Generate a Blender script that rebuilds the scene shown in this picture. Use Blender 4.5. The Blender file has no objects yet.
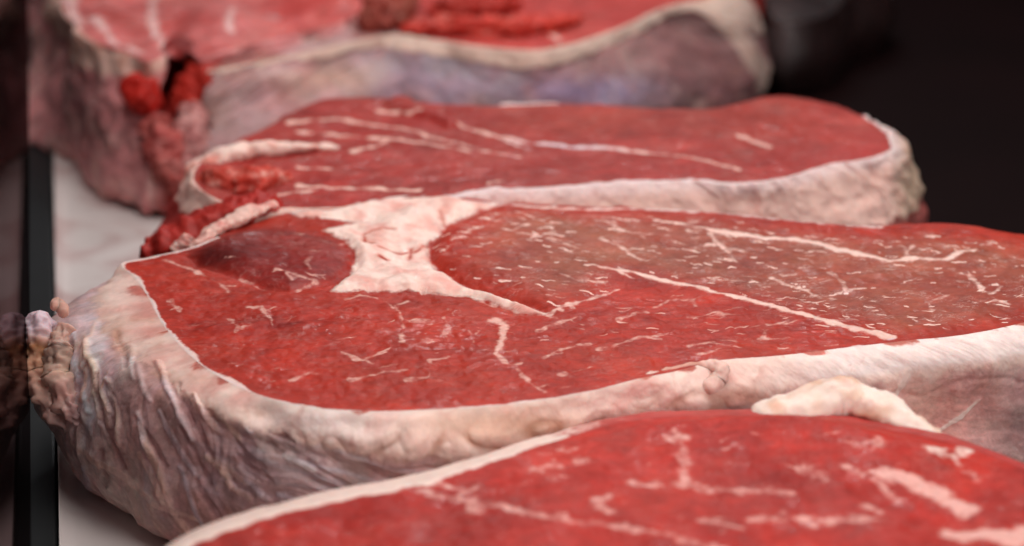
import bpy, math, random
import numpy as np
from mathutils import Vector

# ------------------------------------------------------------------ units: centimetres, scaled to metres when linked
CM = 0.01
F = 1024 * 85.0 / 36.0          # focal length in picture units
PITCH = math.radians(20.0)
YAW = math.radians(10.33)
CAM = np.array([0.0, 0.0, 30.0])
fw = np.array([math.sin(YAW) * math.cos(PITCH), math.cos(YAW) * math.cos(PITCH), -math.sin(PITCH)])
rt = np.array([math.cos(YAW), -math.sin(YAW), 0.0])
up = np.cross(rt, fw)

def ray(px, py):
    d = fw + rt * ((px - 512.0) / F) - up * ((py - 273.0) / F)
    return d / np.linalg.norm(d)

def at_z(px, py, z):
    d = ray(px, py)
    return CAM + d * ((z - CAM[2]) / d[2])

def at_ground(px, py, g):
    d = ray(px, py)
    return CAM + d * (g / math.hypot(d[0], d[1]))

def project(P):
    q = P - CAM
    w = q @ fw
    return 512.0 + F * (q @ rt) / w, 273.0 - F * (q @ up) / w

# ------------------------------------------------------------------ noise
_rng = np.random.RandomState(7)
_perm = _rng.permutation(256)
_perm = np.concatenate([_perm, _perm, _perm])
_grad = _rng.normal(size=(256, 3))
_grad /= np.linalg.norm(_grad, axis=1)[:, None]

def perlin(x, y, z):
    x = np.asarray(x, float); y = np.asarray(y, float) + x * 0; z = np.asarray(z, float) + x * 0
    xi = np.floor(x).astype(int); yi = np.floor(y).astype(int); zi = np.floor(z).astype(int)
    xf = x - xi; yf = y - yi; zf = z - zi
    u = xf * xf * xf * (xf * (xf * 6 - 15) + 10); v = yf * yf * yf * (yf * (yf * 6 - 15) + 10); w = zf * zf * zf * (zf * (zf * 6 - 15) + 10)
    out = 0.0
    for dx in (0, 1):
        wx = u if dx else 1 - u
        for dy in (0, 1):
            wy = v if dy else 1 - v
            for dz in (0, 1):
                wz = w if dz else 1 - w
                h = _perm[_perm[_perm[(xi + dx) & 255] + ((yi + dy) & 255)] + ((zi + dz) & 255)]
                g = _grad[h]
                out = out + wx * wy * wz * (g[..., 0] * (xf - dx) + g[..., 1] * (yf - dy) + g[..., 2] * (zf - dz))
    return out * 1.6

def fbm(x, y, z, o=3):
    s = 0; a = 1.0; t = 0
    for i in range(o):
        k = 2.0 ** i
        s = s + a * perlin(x * k + 17 * i, y * k + 5 * i, z * k + 3 * i); t += a; a *= 0.5
    return s / t

def ridge(x, y, z, o=2):
    s = 0; a = 1.0; t = 0
    for i in range(o):
        k = 2.0 ** i
        s = s + a * (1 - np.abs(perlin(x * k + 11 * i, y * k + 7 * i, z * k)) * 2.2); t += a; a *= 0.5
    return s / t

def sstep(a, b, x):
    t = np.clip((x - a) / (b - a), 0, 1)
    return t * t * (3 - 2 * t)

# ------------------------------------------------------------------ curve tools
def pdist(px, py, poly, k=1.0, far=60.0):
    """distance to a polyline of (x, y, half width): returns d - half width, k stretches the y axis"""
    poly = np.array(poly, float)
    out = np.full(px.shape, far)
    lo = poly[:, :2].min(0) - far; hi = poly[:, :2].max(0) + far
    m = (px > lo[0]) & (px < hi[0]) & (py > lo[1]) & (py < hi[1])
    if not m.any(): return out
    x = px[m]; y = py[m] * k
    best = np.full(x.shape, far)
    for (x0, y0, w0), (x1, y1, w1) in zip(poly[:-1], poly[1:]):
        dx, dy = x1 - x0, (y1 - y0) * k
        L = dx * dx + dy * dy + 1e-9
        t = np.clip(((x - x0) * dx + (y - y0 * k) * dy) / L, 0, 1)
        d = np.hypot(x - x0 - t * dx, y - y0 * k - t * dy) - (w0 + (w1 - w0) * t)
        best = np.minimum(best, d)
    out[m] = best
    return out

def sdf(px, py, poly, k=1.0, far=80.0):
    """signed distance to a closed polygon, negative inside"""
    P = [(a, b, 0) for a, b in poly] + [(poly[0][0], poly[0][1], 0)]
    d = pdist(px, py, P, k, far)
    ins = np.zeros(px.shape, bool)
    n = len(poly)
    for i in range(n):
        x0, y0 = poly[i]; x1, y1 = poly[(i + 1) % n]
        if y0 == y1: continue
        c = ((y0 > py) != (y1 > py)) & (px < (x1 - x0) * (py - y0) / (y1 - y0) + x0)
        ins ^= c
    return np.where(ins, -d, d)

def periodic(th, vals, q):
    """periodic monotone cubic through (th, vals)"""
    o = np.argsort(th); th = th[o]; vals = vals[o]
    t = np.concatenate([th - 2 * math.pi, th, th + 2 * math.pi]); v = np.concatenate([vals] * 3)
    h = np.diff(t); s = np.diff(v) / h
    m = np.zeros(len(t))
    for i in range(1, len(t) - 1):
        if s[i - 1] * s[i] > 0:
            w1 = 2 * h[i] + h[i - 1]; w2 = h[i] + 2 * h[i - 1]
            m[i] = (w1 + w2) / (w1 / s[i - 1] + w2 / s[i])
    i = np.clip(np.searchsorted(t, q) - 1, 0, len(t) - 2)
    hh = h[i]; u = (q - t[i]) / hh
    return ((2 * u**3 - 3 * u**2 + 1) * v[i] + (u**3 - 2 * u**2 + u) * hh * m[i]
            + (-2 * u**3 + 3 * u**2) * v[i + 1] + (u**3 - u**2) * hh * m[i + 1])

def hexc(s, gain=1.0):
    c = [int(s[i:i + 2], 16) / 255 for i in (0, 2, 4)]
    return np.array([(v / 12.92 if v <= 0.04045 else ((v + 0.055) / 1.055) ** 2.4) for v in c]) * gain

# ------------------------------------------------------------------ the loft that makes a slab of meat
class Slab:
    """rim and lower loops given as (picture x, picture y, height); everything lives in world space afterwards"""
    def __init__(self, centre, loops, rings_top, segs, n, zc=None):
        c = at_z(*centre); self.c = c
        n0 = 4096
        q0 = np.linspace(-math.pi, math.pi, n0, endpoint=False)
        def polar(loop, q):
            P = np.array([at_z(*p) for p in loop]); d = P - c
            th = np.arctan2(d[:, 1], d[:, 0]); r = np.hypot(d[:, 0], d[:, 1])
            return np.exp(periodic(th, np.log(r), q)), periodic(th, P[:, 2], q)
        r, z = polar(loops[0], q0)
        P = np.stack([c[0] + r * np.cos(q0), c[1] + r * np.sin(q0), z], 1)
        ix, iy = project(P)
        step = np.hypot(np.diff(np.append(ix, ix[0])), np.diff(np.append(iy, iy[0]))) * 0.03
        ws = np.linalg.norm(np.diff(np.vstack([P, P[:1]]), axis=0), axis=1)
        front = np.where(np.sin(q0) < 0.15, 1.0, 0.35)
        vis = (ix > -60) & (ix < 1084) & (iy > -60) & (iy < 640)
        wgt = (step + 0.4 * ws) * front * np.where(vis, 1.0, 0.12) + 1e-5
        cum = np.concatenate([[0], np.cumsum(wgt)])
        q = np.interp(np.arange(n) / n * cum[-1], cum, np.append(q0, math.pi))
        R = []; Z = []
        for L in loops:
            a, b = polar(L, q) if not callable(L) else L(R, Z)
            R.append(a); Z.append(b)
        zc = c[2] if zc is None else zc
        rows_r = []; rows_z = []; tpar = []
        for i in range(rings_top):
            s = (i + 0.02) / rings_top
            rows_r.append(R[0] * s); rows_z.append(zc + (Z[0] - zc) * s * s); tpar.append(s)
        RR = [R[0] - (R[1] - R[0]) * 0.0 - 0.6] + R + [R[-1] * 0.9]
        ZZ = [Z[0]] + Z + [Z[-1]]
        for k in range(len(R) - 1):
            for i in range(segs[k]):
                u = i / segs[k]
                def cr(A):
                    p0, p1, p2, p3 = A[k], A[k + 1], A[k + 2], A[k + 3]
                    return 0.5 * (2 * p1 + (p2 - p0) * u + (2 * p0 - 5 * p1 + 4 * p2 - p3) * u * u + (3 * p1 - p0 - 3 * p2 + p3) * u**3)
                rows_r.append(cr(RR)); rows_z.append(cr(ZZ)); tpar.append(1 + k + u)
        rows_r.append(R[-1]); rows_z.append(Z[-1]); tpar.append(float(len(R)))
        RR = np.array(rows_r); self.K, self.N = RR.shape
        self.P = np.stack([c[0] + RR * np.cos(q), c[1] + RR * np.sin(q), np.array(rows_z)], 2)
        self.t = np.repeat(np.array(tpar)[:, None], n, 1)
        ref = self.P[rings_top]; self.q = q; self.rt_ = rings_top
        arc = np.concatenate([[0], np.cumsum(np.linalg.norm(np.diff(ref[:, :2], axis=0), axis=1))])
        self.a = np.repeat(arc[None], self.K, 0)
        self.refresh()
        self.rimy = np.repeat(self.py[rings_top][None], self.K, 0)
        self.bx, self.by = self.px.copy(), self.py.copy()      # picture coordinates of the undisturbed surface
        sh = self.px.shape
        self.col = np.zeros(sh + (3,)); self.fcol = np.zeros(sh + (3,)); self.fat = np.full(sh, -1.0)
        self.marb = np.zeros(sh); self.wet = np.zeros(sh); self.cls = np.where(self.t < 1, 0, 1)
        X, Y = self.P[..., 0], self.P[..., 1]
        tg = np.roll(ref, -1, 0) - np.roll(ref, 1, 0); tg = tg[:, :2] / np.linalg.norm(tg[:, :2], axis=1)[:, None]
        self.rd = np.clip(1 - self.t, 0, 1) * (R[0] * np.abs(np.cos(q) * tg[:, 1] - np.sin(q) * tg[:, 0]))[None] * 37.0    # distance in from the rim
        self.wx = self.bx + 9 * fbm(X * .55, Y * .4, 0 * X + 21, 3) + 3.0 * perlin(X * 3.1, Y * 1.6, 0 * X + 2)
        self.wy = self.by + 3.2 * fbm(X * .55 + 40, Y * .4, 0 * X + 21, 3) + 1.2 * perlin(X * 3.1 + 9, Y * 1.6, 0 * X + 2)
        self.vn = fbm(X * 1.9, Y * 1.0, 0 * X + 31, 3)
    def refresh(self):
        P = self.P
        self.px, self.py = project(P)
        dr = np.empty_like(P); dr[1:-1] = P[2:] - P[:-2]; dr[0] = P[1] - P[0]; dr[-1] = P[-1] - P[-2]
        da = np.roll(P, -1, 1) - np.roll(P, 1, 1)
        n = np.cross(dr, da); ln = np.linalg.norm(n, axis=2, keepdims=True)
        n = n / np.maximum(ln, 1e-9)
        n[0] = (0, 0, 1)
        self.n = n
    def push(self, d):
        self.P = self.P + self.n * d[..., None]; self.refresh()
    def lift(self, d):
        self.P[..., 2] += d; self.refresh()
    def mix(self, m, col):
        self.col += (np.asarray(col) - self.col) * np.clip(m, 0, 1)[..., None]
    def mixf(self, m, col):
        self.fcol += (np.asarray(col) - self.fcol) * np.clip(m, 0, 1)[..., None]
    def vein(self, poly, k=2.6, soft=9.0, w=0.5, branch=0, cap=.98):
        rs = random.Random(int(poly[0][0] * 31 + poly[0][1] * 17)); pts = [poly[0]]
        for a, b in zip(poly[:-1], poly[1:]):                      # wandering line with an uneven width
            L = math.hypot(b[0] - a[0], (b[1] - a[1]) * k); m = max(1, int(L / 9))
            for i in range(1, m + 1):
                u = i / m; j = 0 if i == m else 1
                pts.append((a[0] + (b[0] - a[0]) * u + j * rs.uniform(-1, 1) * 1.0, a[1] + (b[1] - a[1]) * u + j * rs.uniform(-1, 1) * 1.0 / k,
                            (a[2] + (b[2] - a[2]) * u) * w * rs.uniform(.6, 1.15)))
        vx, vy = .55 * self.bx + .45 * self.wx, .55 * self.by + .45 * self.wy
        d = pdist(vx, vy, pts, k)
        for i in range(branch):
            p = pts[rs.randrange(len(pts))]; an = rs.choice((-1, 1)) * rs.uniform(.3, 1.4); l = rs.uniform(8, 26)
            q = (p[0] + l * math.cos(an), p[1] + l * math.sin(an) / k, 0.3)
            d = np.minimum(d, pdist(vx, vy, [(p[0], p[1], p[2] * .6), ((p[0] + q[0]) / 2 + rs.uniform(-2, 2), (p[1] + q[1]) / 2 + rs.uniform(-1, 1), .8), q], k))
        f = 0.5 - d / soft + self.vn * 0.55
        self.fat = np.maximum(self.fat, np.where(self.t <= 1.05, np.minimum(np.clip(f, -1, 1), cap), -1))
    def flecks(self, n, box, seed, ang=(-.05, .35), length=(5, 22), w=(.2, .9), amp=.75, k=2.6, inside=None):
        rs = random.Random(seed)
        x0, y0, x1, y1 = box; f = np.full(self.bx.shape, -1.0)
        for i in range(n):
            x, y = rs.uniform(x0, x1), rs.uniform(y0, y1); a = rs.uniform(*ang); l = rs.uniform(*length) * rs.uniform(.5, 1); ww = rs.uniform(*w)
            if inside is not None and not inside(x, y): continue
            p = [(x, y, .1)]
            for j in range(3):
                a2 = a + rs.uniform(-.45, .45)
                x += l / 3 * math.cos(a2); y += l / 3 * math.sin(a2) * (1 / 1.6); p.append((x, y, ww if j < 2 else .1))
            d = pdist(self.bx + .35 * (self.wx - self.bx), self.by + .35 * (self.wy - self.by), p, k, 7)
            m = d < 6.5
            f[m] = np.maximum(f[m], amp * rs.uniform(.45, 1.1) - np.maximum(d[m], 0) / 1.35 + self.vn[m] * .3)
        self.fat = np.maximum(self.fat, np.where(self.t <= 1.0, np.clip(f, -1, .9), -1))
    def link(self, root, names, mat):
        K, N = self.K, self.N
        idx = np.arange(K * N).reshape(K, N)
        a = idx[:-1]; b = idx[1:]; quads = np.stack([a, b, np.roll(b, -1, 1), np.roll(a, -1, 1)], 2).reshape(-1, 4)
        fc = self.cls[:-1].reshape(-1)
        P = self.P.reshape(-1, 3); nn = self.n.reshape(-1, 3)
        base = np.array(root.location) / CM
        for ci, nm in names.items():
            f = quads[fc == ci]
            if not len(f): continue
            used, inv = np.unique(f.ravel(), return_inverse=True)
            me = bpy.data.meshes.new(nm)
            me.vertices.add(len(used)); me.vertices.foreach_set('co', ((P[used] - base) * CM).astype(np.float32).ravel())
            me.loops.add(f.size); me.loops.foreach_set('vertex_index', inv.astype(np.int32))
            me.polygons.add(len(f)); me.polygons.foreach_set('loop_start', np.arange(0, f.size, 4, dtype=np.int32))
            me.polygons.foreach_set('use_smooth', np.ones(len(f), bool))
            me.update(calc_edges=True)
            for an, arr in (('lean_col', self.col), ('fat_col', self.fcol)):
                at = me.attributes.new(an, 'FLOAT_VECTOR', 'POINT'); at.data.foreach_set('vector', arr.reshape(-1, 3)[used].astype(np.float32).ravel())
            for an, arr in (('fat', self.fat), ('marb', self.marb), ('wet', self.wet)):
                at = me.attributes.new(an, 'FLOAT', 'POINT'); at.data.foreach_set('value', arr.reshape(-1)[used].astype(np.float32))
            me.normals_split_custom_set_from_vertices(nn[used].astype(np.float32))
            me.materials.append(mat)
            o = bpy.data.objects.new(nm, me); bpy.context.scene.collection.objects.link(o); o.parent = root

def root_at(name, label, cat, p, group=None):
    o = bpy.data.objects.new(name, None); bpy.context.scene.collection.objects.link(o)
    o.location = Vector(p) * CM; o['label'] = label; o['category'] = cat; o.empty_display_size = 0.02
    if group: o['group'] = group
    return o

# ------------------------------------------------------------------ materials
def N_(nt, t, **kw):
    n = nt.nodes.new(t)
    for k, v in kw.items(): setattr(n, k, v)
    return n

def meat_material(name, grain_rot=-8, grain=(1.0, 1.5, 1.5), fleck=1.0):
    m = bpy.data.materials.new(name); m.use_nodes = True
    nt = m.node_tree; L = nt.links.new
    bs = nt.nodes['Principled BSDF']
    tc = N_(nt, 'ShaderNodeTexCoord')
    def attr(n, vec=False):
        a = N_(nt, 'ShaderNodeAttribute'); a.attribute_name = n
        return a.outputs['Vector'] if vec else a.outputs['Fac']
    def math_(op, a, b=None, c=None, clamp=False):
        n = N_(nt, 'ShaderNodeMath', operation=op, use_clamp=clamp)
        for i, v in enumerate((a, b, c)):
            if v is None: continue
            if isinstance(v, (int, float)): n.inputs[i].default_value = v
            else: L(v, n.inputs[i])
        return n.outputs[0]
    def mapping(scale, rot=0.0):
        n = N_(nt, 'ShaderNodeMapping'); n.inputs['Scale'].default_value = scale; n.inputs['Rotation'].default_value = (0, 0, math.radians(rot))
        L(tc.outputs['Object'], n.inputs['Vector']); return n.outputs[0]
    def noise(vec, scale, detail=3, rough=0.55, dist=0.0):
        n = N_(nt, 'ShaderNodeTexNoise'); n.inputs['Scale'].default_value = scale; n.inputs['Detail'].default_value = detail
        n.inputs['Roughness'].default_value = rough; n.inputs['Distortion'].default_value = dist
        L(vec, n.inputs['Vector']); return n.outputs['Fac']
    def smooth(v, a, b):
        n = N_(nt, 'ShaderNodeMapRange', interpolation_type='SMOOTHSTEP')
        n.inputs['From Min'].default_value = a; n.inputs['From Max'].default_value = b
        L(v, n.inputs['Value']); return n.outputs['Result']
    def mixc(f, a, b, mode='MIX'):
        n = N_(nt, 'ShaderNodeMix', data_type='RGBA', blend_type=mode)
        if isinstance(f, (int, float)): n.inputs['Factor'].default_value = f
        else: L(f, n.inputs['Factor'])
        for s, v in ((6, a), (7, b)):
            if isinstance(v, tuple): n.inputs[s].default_value = v
            else: L(v, n.inputs[s])
        return n.outputs[2]
    iso = mapping((1, 1, 1)); gr = mapping(grain, grain_rot)
    fat = attr('fat'); marb = attr('marb'); wet = attr('wet')
    # boundary roughened by noise
    e1 = noise(iso, 220, 3); e2 = noise(iso, 700, 2)
    f = math_('ADD', fat, math_('MULTIPLY_ADD', e1, 0.9, -0.45)); f = math_('ADD', f, math_('MULTIPLY_ADD', e2, 0.5, -0.25))
    fmask = math_('MULTIPLY', smooth(f, 0.22, 0.78), smooth(math_('MULTIPLY_ADD', fat, 1.2, math_('MULTIPLY', e1, 0.8)), 0.15, 1.1))
    # fine marbling: broken thin ridges along the grain
    n1 = noise(mapping((1.0, 1.7, 2.0), grain_rot), 150, 3, 0.5, 0.8)
    r1 = math_('ABSOLUTE', math_('SUBTRACT', n1, 0.5))
    g1 = smooth(noise(iso, 60, 2), 0.5, 0.62)
    l1 = math_('MULTIPLY', smooth(r1, 0.022, 0.004), g1)
    n2 = noise(mapping((1.0, 1.9, 2.0), grain_rot + 14), 330, 2, 0.5, 0.8)
    r2 = math_('ABSOLUTE', math_('SUBTRACT', n2, 0.5))
    g2 = smooth(noise(mapping((1.3, 1.3, 1.3)), 95, 2), 0.53, 0.64)
    l2 = math_('MULTIPLY', smooth(r2, 0.040, 0.008), g2)
    dots = smooth(noise(mapping((1, 1.3, 1), grain_rot), 800, 1), 0.68, 0.76)
    fl = math_('MULTIPLY', math_('MAXIMUM', math_('MAXIMUM', l1, math_('MULTIPLY', l2, 0.85)), math_('MULTIPLY', dots, 0.5)), math_('MULTIPLY', marb, 0.32 * fleck))
    # lean colour: fibres and blotches
    fib = noise(gr, 330, 4, 0.65, 0.4); blo = noise(iso, 55, 3); big = noise(iso, 22, 2)
    k = math_('MULTIPLY_ADD', fib, 0.7, 0.66); fb0 = noise(gr, 120, 3, 0.6, 0.8); k = math_('MULTIPLY', k, math_('MULTIPLY_ADD', fb0, 0.9, 0.55))
    k = math_('MULTIPLY', k, math_('MULTIPLY_ADD', blo, 0.6, 0.70))
    k = math_('MULTIPLY', k, math_('MULTIPLY_ADD', big, 0.7, 0.65))
    comb = N_(nt, 'ShaderNodeCombineColor'); [L(k, comb.inputs[i]) for i in range(3)]
    lean = mixc(1.0, attr('lean_col', True), comb.outputs[0], 'MULTIPLY')
    pale = smooth(noise(gr, 150, 4, 0.7, 1.2), 0.55, 0.80)
    lean = mixc(math_('MULTIPLY', math_('MULTIPLY', pale, marb), 0.16), lean, (0.62, 0.30, 0.25, 1))
    hue = smooth(noise(iso, 34, 3, 0.6, 0.8), 0.42, 0.66)
    lean = mixc(math_('MULTIPLY', hue, 0.55), lean, mixc(1.0, lean, (1.06, 1.5, 1.4, 1), 'MULTIPLY'))
    lean = mixc(fl, lean, (0.78, 0.55, 0.49, 1))
    # fat colour: creamy with pink and yellow blotches
    fb = noise(iso, 170, 4, 0.6, 0.8); fb2 = noise(iso, 480, 3)
    fk = math_('MULTIPLY', math_('MULTIPLY_ADD', fb, 0.35, 0.83), math_('MULTIPLY_ADD', fb2, 0.25, 0.88))
    comb2 = N_(nt, 'ShaderNodeCombineColor'); [L(fk, comb2.inputs[i]) for i in range(3)]
    fatc = mixc(1.0, attr('fat_col', True), comb2.outputs[0], 'MULTIPLY')
    pk = smooth(noise(iso, 120, 3, 0.6, 1.0), 0.55, 0.72)
    fatc = mixc(math_('MULTIPLY', pk, 0.35), fatc, (0.62, 0.27, 0.22, 1))
    col = mixc(fmask, lean, fatc)
    L(col, bs.inputs['Base Color'])
    bs.inputs['Subsurface Weight'].default_value = 0.4
    bs.inputs['Coat Weight'].default_value = 0.3; bs.inputs['Coat Roughness'].default_value = 0.11; bs.inputs['Coat IOR'].default_value = 1.38
    bs.inputs['Subsurface Radius'].default_value = (1.0, 0.35, 0.25)
    bs.inputs['Subsurface Scale'].default_value = 0.003
    bs.inputs['Specular IOR Level'].default_value = 0.18
    rg = math_('MULTIPLY_ADD', noise(iso, 140, 3), 0.3, 0.42)
    rg = math_('ADD', rg, math_('MULTIPLY', fmask, 0.10)); rg = math_('SUBTRACT', rg, math_('MULTIPLY', wet, 0.2), clamp=True)
    L(rg, bs.inputs['Roughness'])
    # bump
    h = math_('MULTIPLY', math_('MULTIPLY', noise(gr, 420, 3, 0.6, 0.3), 0.6), math_('SUBTRACT', 1.0, fmask))
    h = math_('ADD', h, math_('MULTIPLY', noise(iso, 300, 3, 0.5), 0.4))
    h = math_('ADD', h, math_('MULTIPLY', fmask, 0.12)); h = math_('ADD', h, math_('MULTIPLY', fl, 0.3))
    h = math_('ADD', h, math_('MULTIPLY', math_('MULTIPLY', noise(iso, 110, 3, 0.5, 0.6), fmask), 1.0))
    bp = N_(nt, 'ShaderNodeBump'); bp.inputs['Strength'].default_value = 0.3; bp.inputs['Distance'].default_value = 0.0009
    L(h, bp.inputs['Height']); L(bp.outputs[0], bs.inputs['Normal'])
    cb = N_(nt, 'ShaderNodeBump'); L(math_('MULTIPLY', smooth(noise(iso, 48, 3, 0.6, 0.6), 0.50, 0.68), 0.30), bs.inputs['Coat Weight'])
    cb.inputs['Strength'].default_value = 0.5; cb.inputs['Distance'].default_value = 0.0010
    L(math_('ADD', noise(mapping((1.0, 1.5, 1.5), grain_rot), 190, 2, 0.4, 0.5), math_('MULTIPLY', noise(iso, 620, 2), 0.3)), cb.inputs['Height']); L(cb.outputs[0], bs.inputs['Coat Normal'])
    return m

def plain(name, col, rough=0.5, spec=0.3, bump=0.0, var=0.15, scale=60):
    m = bpy.data.materials.new(name); m.use_nodes = True
    nt = m.node_tree; L = nt.links.new; bs = nt.nodes['Principled BSDF']
    tc = N_(nt, 'ShaderNodeTexCoord'); n = N_(nt, 'ShaderNodeTexNoise'); n.inputs['Scale'].default_value = scale; n.inputs['Detail'].default_value = 5
    L(tc.outputs['Object'], n.inputs['Vector'])
    mr = N_(nt, 'ShaderNodeMapRange'); mr.inputs['To Min'].default_value = 1 - var; mr.inputs['To Max'].default_value = 1 + var
    L(n.outputs['Fac'], mr.inputs['Value'])
    mx = N_(nt, 'ShaderNodeVectorMath', operation='SCALE'); mx.inputs[0].default_value = col; L(mr.outputs[0], mx.inputs['Scale'])
    L(mx.outputs[0], bs.inputs['Base Color'])
    bs.inputs['Roughness'].default_value = rough; bs.inputs['Specular IOR Level'].default_value = spec
    if bump:
        b = N_(nt, 'ShaderNodeBump'); b.inputs['Distance'].default_value = bump; L(n.outputs['Fac'], b.inputs['Height']); L(b.outputs[0], bs.inputs['Normal'])
    return m

MEAT = meat_material('beef')
MEAT_BLUR = meat_material('beef_front', fleck=0.8)

FAT = hexc('f2d2c6', .97); FATW = hexc('f7e3de', 1.0); FATP = hexc('e4a89e'); FATY = hexc('d9ae86'); FATO = hexc('b9794a')
RED = hexc('a42b1d'); REDB = hexc('ae281e'); BROWN = hexc('92503f'); DARK = hexc('8c2f2d'); MAUVE = hexc('deb2ad'); BLUE = hexc('9a8a98'); BLOOD = hexc('780d08')

def blob(s, x, y, rx, ry):
    return np.exp(-(((s.bx - x) / rx) ** 2 + ((s.by - y) / ry) ** 2))

# inward copy of the last loop: the underside
def under(scale, z):
    return lambda R, Z: (R[-1] * scale, np.full_like(Z[-1], z))
def outward(dr, z):
    return lambda R, Z: (R[-1] + dr, np.full_like(Z[-1], z))

def tube(name, root, mat, pts, radii, col, fcol, fat=1.0, seed=0, bump=0.06, fine=.45, n=40, m=70, squash=1.0, tint=None):
    """a soft tapering strip of fat or membrane along a centre line (world points, cm)"""
    pts = np.array(pts, float); u = np.linspace(0, len(pts) - 1, m)
    def cr(A, u):
        i = np.clip(u.astype(int), 0, len(A) - 2); f = (u - i)[:, None]
        A2 = np.vstack([2 * A[0] - A[1], A, 2 * A[-1] - A[-2]])
        p0, p1, p2, p3 = A2[i], A2[i + 1], A2[i + 2], A2[i + 3]
        return 0.5 * (2 * p1 + (p2 - p0) * f + (2 * p0 - 5 * p1 + 4 * p2 - p3) * f**2 + (3 * p1 - p0 - 3 * p2 + p3) * f**3)
    C = cr(pts, u); r = np.interp(u, range(len(radii)), radii)
    e = np.minimum(u, u[-1] - u); r = r * np.sqrt(np.clip(1 - np.clip(1 - e / (0.35), 0, 1) ** 2, 0.0, 1))
    T = np.gradient(C, axis=0); T /= np.linalg.norm(T, axis=1)[:, None]
    ref = np.array([0.15, 0.3, 1.0]); ref = np.where(np.abs(T @ ref)[:, None] > 0.9, np.array([1.0, 0.2, 0]), ref)
    B = np.cross(T, ref); B /= np.linalg.norm(B, axis=1)[:, None]; Nn = np.cross(B, T)
    q = np.linspace(0, 2 * math.pi, n, endpoint=False)
    P = C[:, None] + r[:, None, None] * (np.cos(q)[None, :, None] * B[:, None] + squash * np.sin(q)[None, :, None] * Nn[:, None])
    dv = P - C[:, None]; ln = np.maximum(np.linalg.norm(dv, axis=2, keepdims=True), 1e-6)
    d = (fbm(P[..., 0] * 1.6 + seed, P[..., 1] * 1.6, P[..., 2] * 1.6, 3) + fine * fbm(P[..., 0] * 4.5 + seed, P[..., 1] * 4.5, P[..., 2] * 4.5, 2)) * bump * 2
    P = P + dv / ln * d[..., None] * np.minimum(1, r / 0.1)[:, None, None]
    verts = P.reshape(-1, 3); base = np.array(root.location) / CM
    f = [(i * n + j, i * n + (j + 1) % n, (i + 1) * n + (j + 1) % n, (i + 1) * n + j) for i in range(m - 1) for j in range(n)]
    me = bpy.data.meshes.new(name); me.from_pydata([tuple(v) for v in (verts - base) * CM], [], f)
    me.polygons.foreach_set('use_smooth', np.ones(len(f), bool))
    k = fbm(P[..., 0] * 1.0 + seed, P[..., 1] * 1.0, P[..., 2] * 1.0, 2).reshape(-1)
    if isinstance(fcol, list):
        fa = np.array(fcol); uu = np.repeat(np.linspace(0, len(fa) - 1, m), n) + k * .6
        fc = np.stack([np.interp(uu, range(len(fa)), fa[:, i]) for i in range(3)], 1)
    else: fc = np.repeat(np.array(fcol)[None], len(verts), 0)
    if tint is not None: fc = fc + (np.array(tint) - fc) * sstep(-0.05, 0.35, k)[:, None]
    for an, arr in (('lean_col', np.repeat(np.array(col)[None], len(verts), 0)), ('fat_col', fc)):
        a = me.attributes.new(an, 'FLOAT_VECTOR', 'POINT'); a.data.foreach_set('vector', arr.astype(np.float32).ravel())
    for an, val in (('fat', fat), ('marb', 0.0), ('wet', 0.2)):
        a = me.attributes.new(an, 'FLOAT', 'POINT'); a.data.foreach_set('value', np.full(len(verts), val, np.float32))
    me.materials.append(mat)
    o = bpy.data.objects.new(name, me); bpy.context.scene.collection.objects.link(o); o.parent = root
    return o

GROUP = 'raw beef steaks lined up in the display case'
T = 5.0

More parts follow.
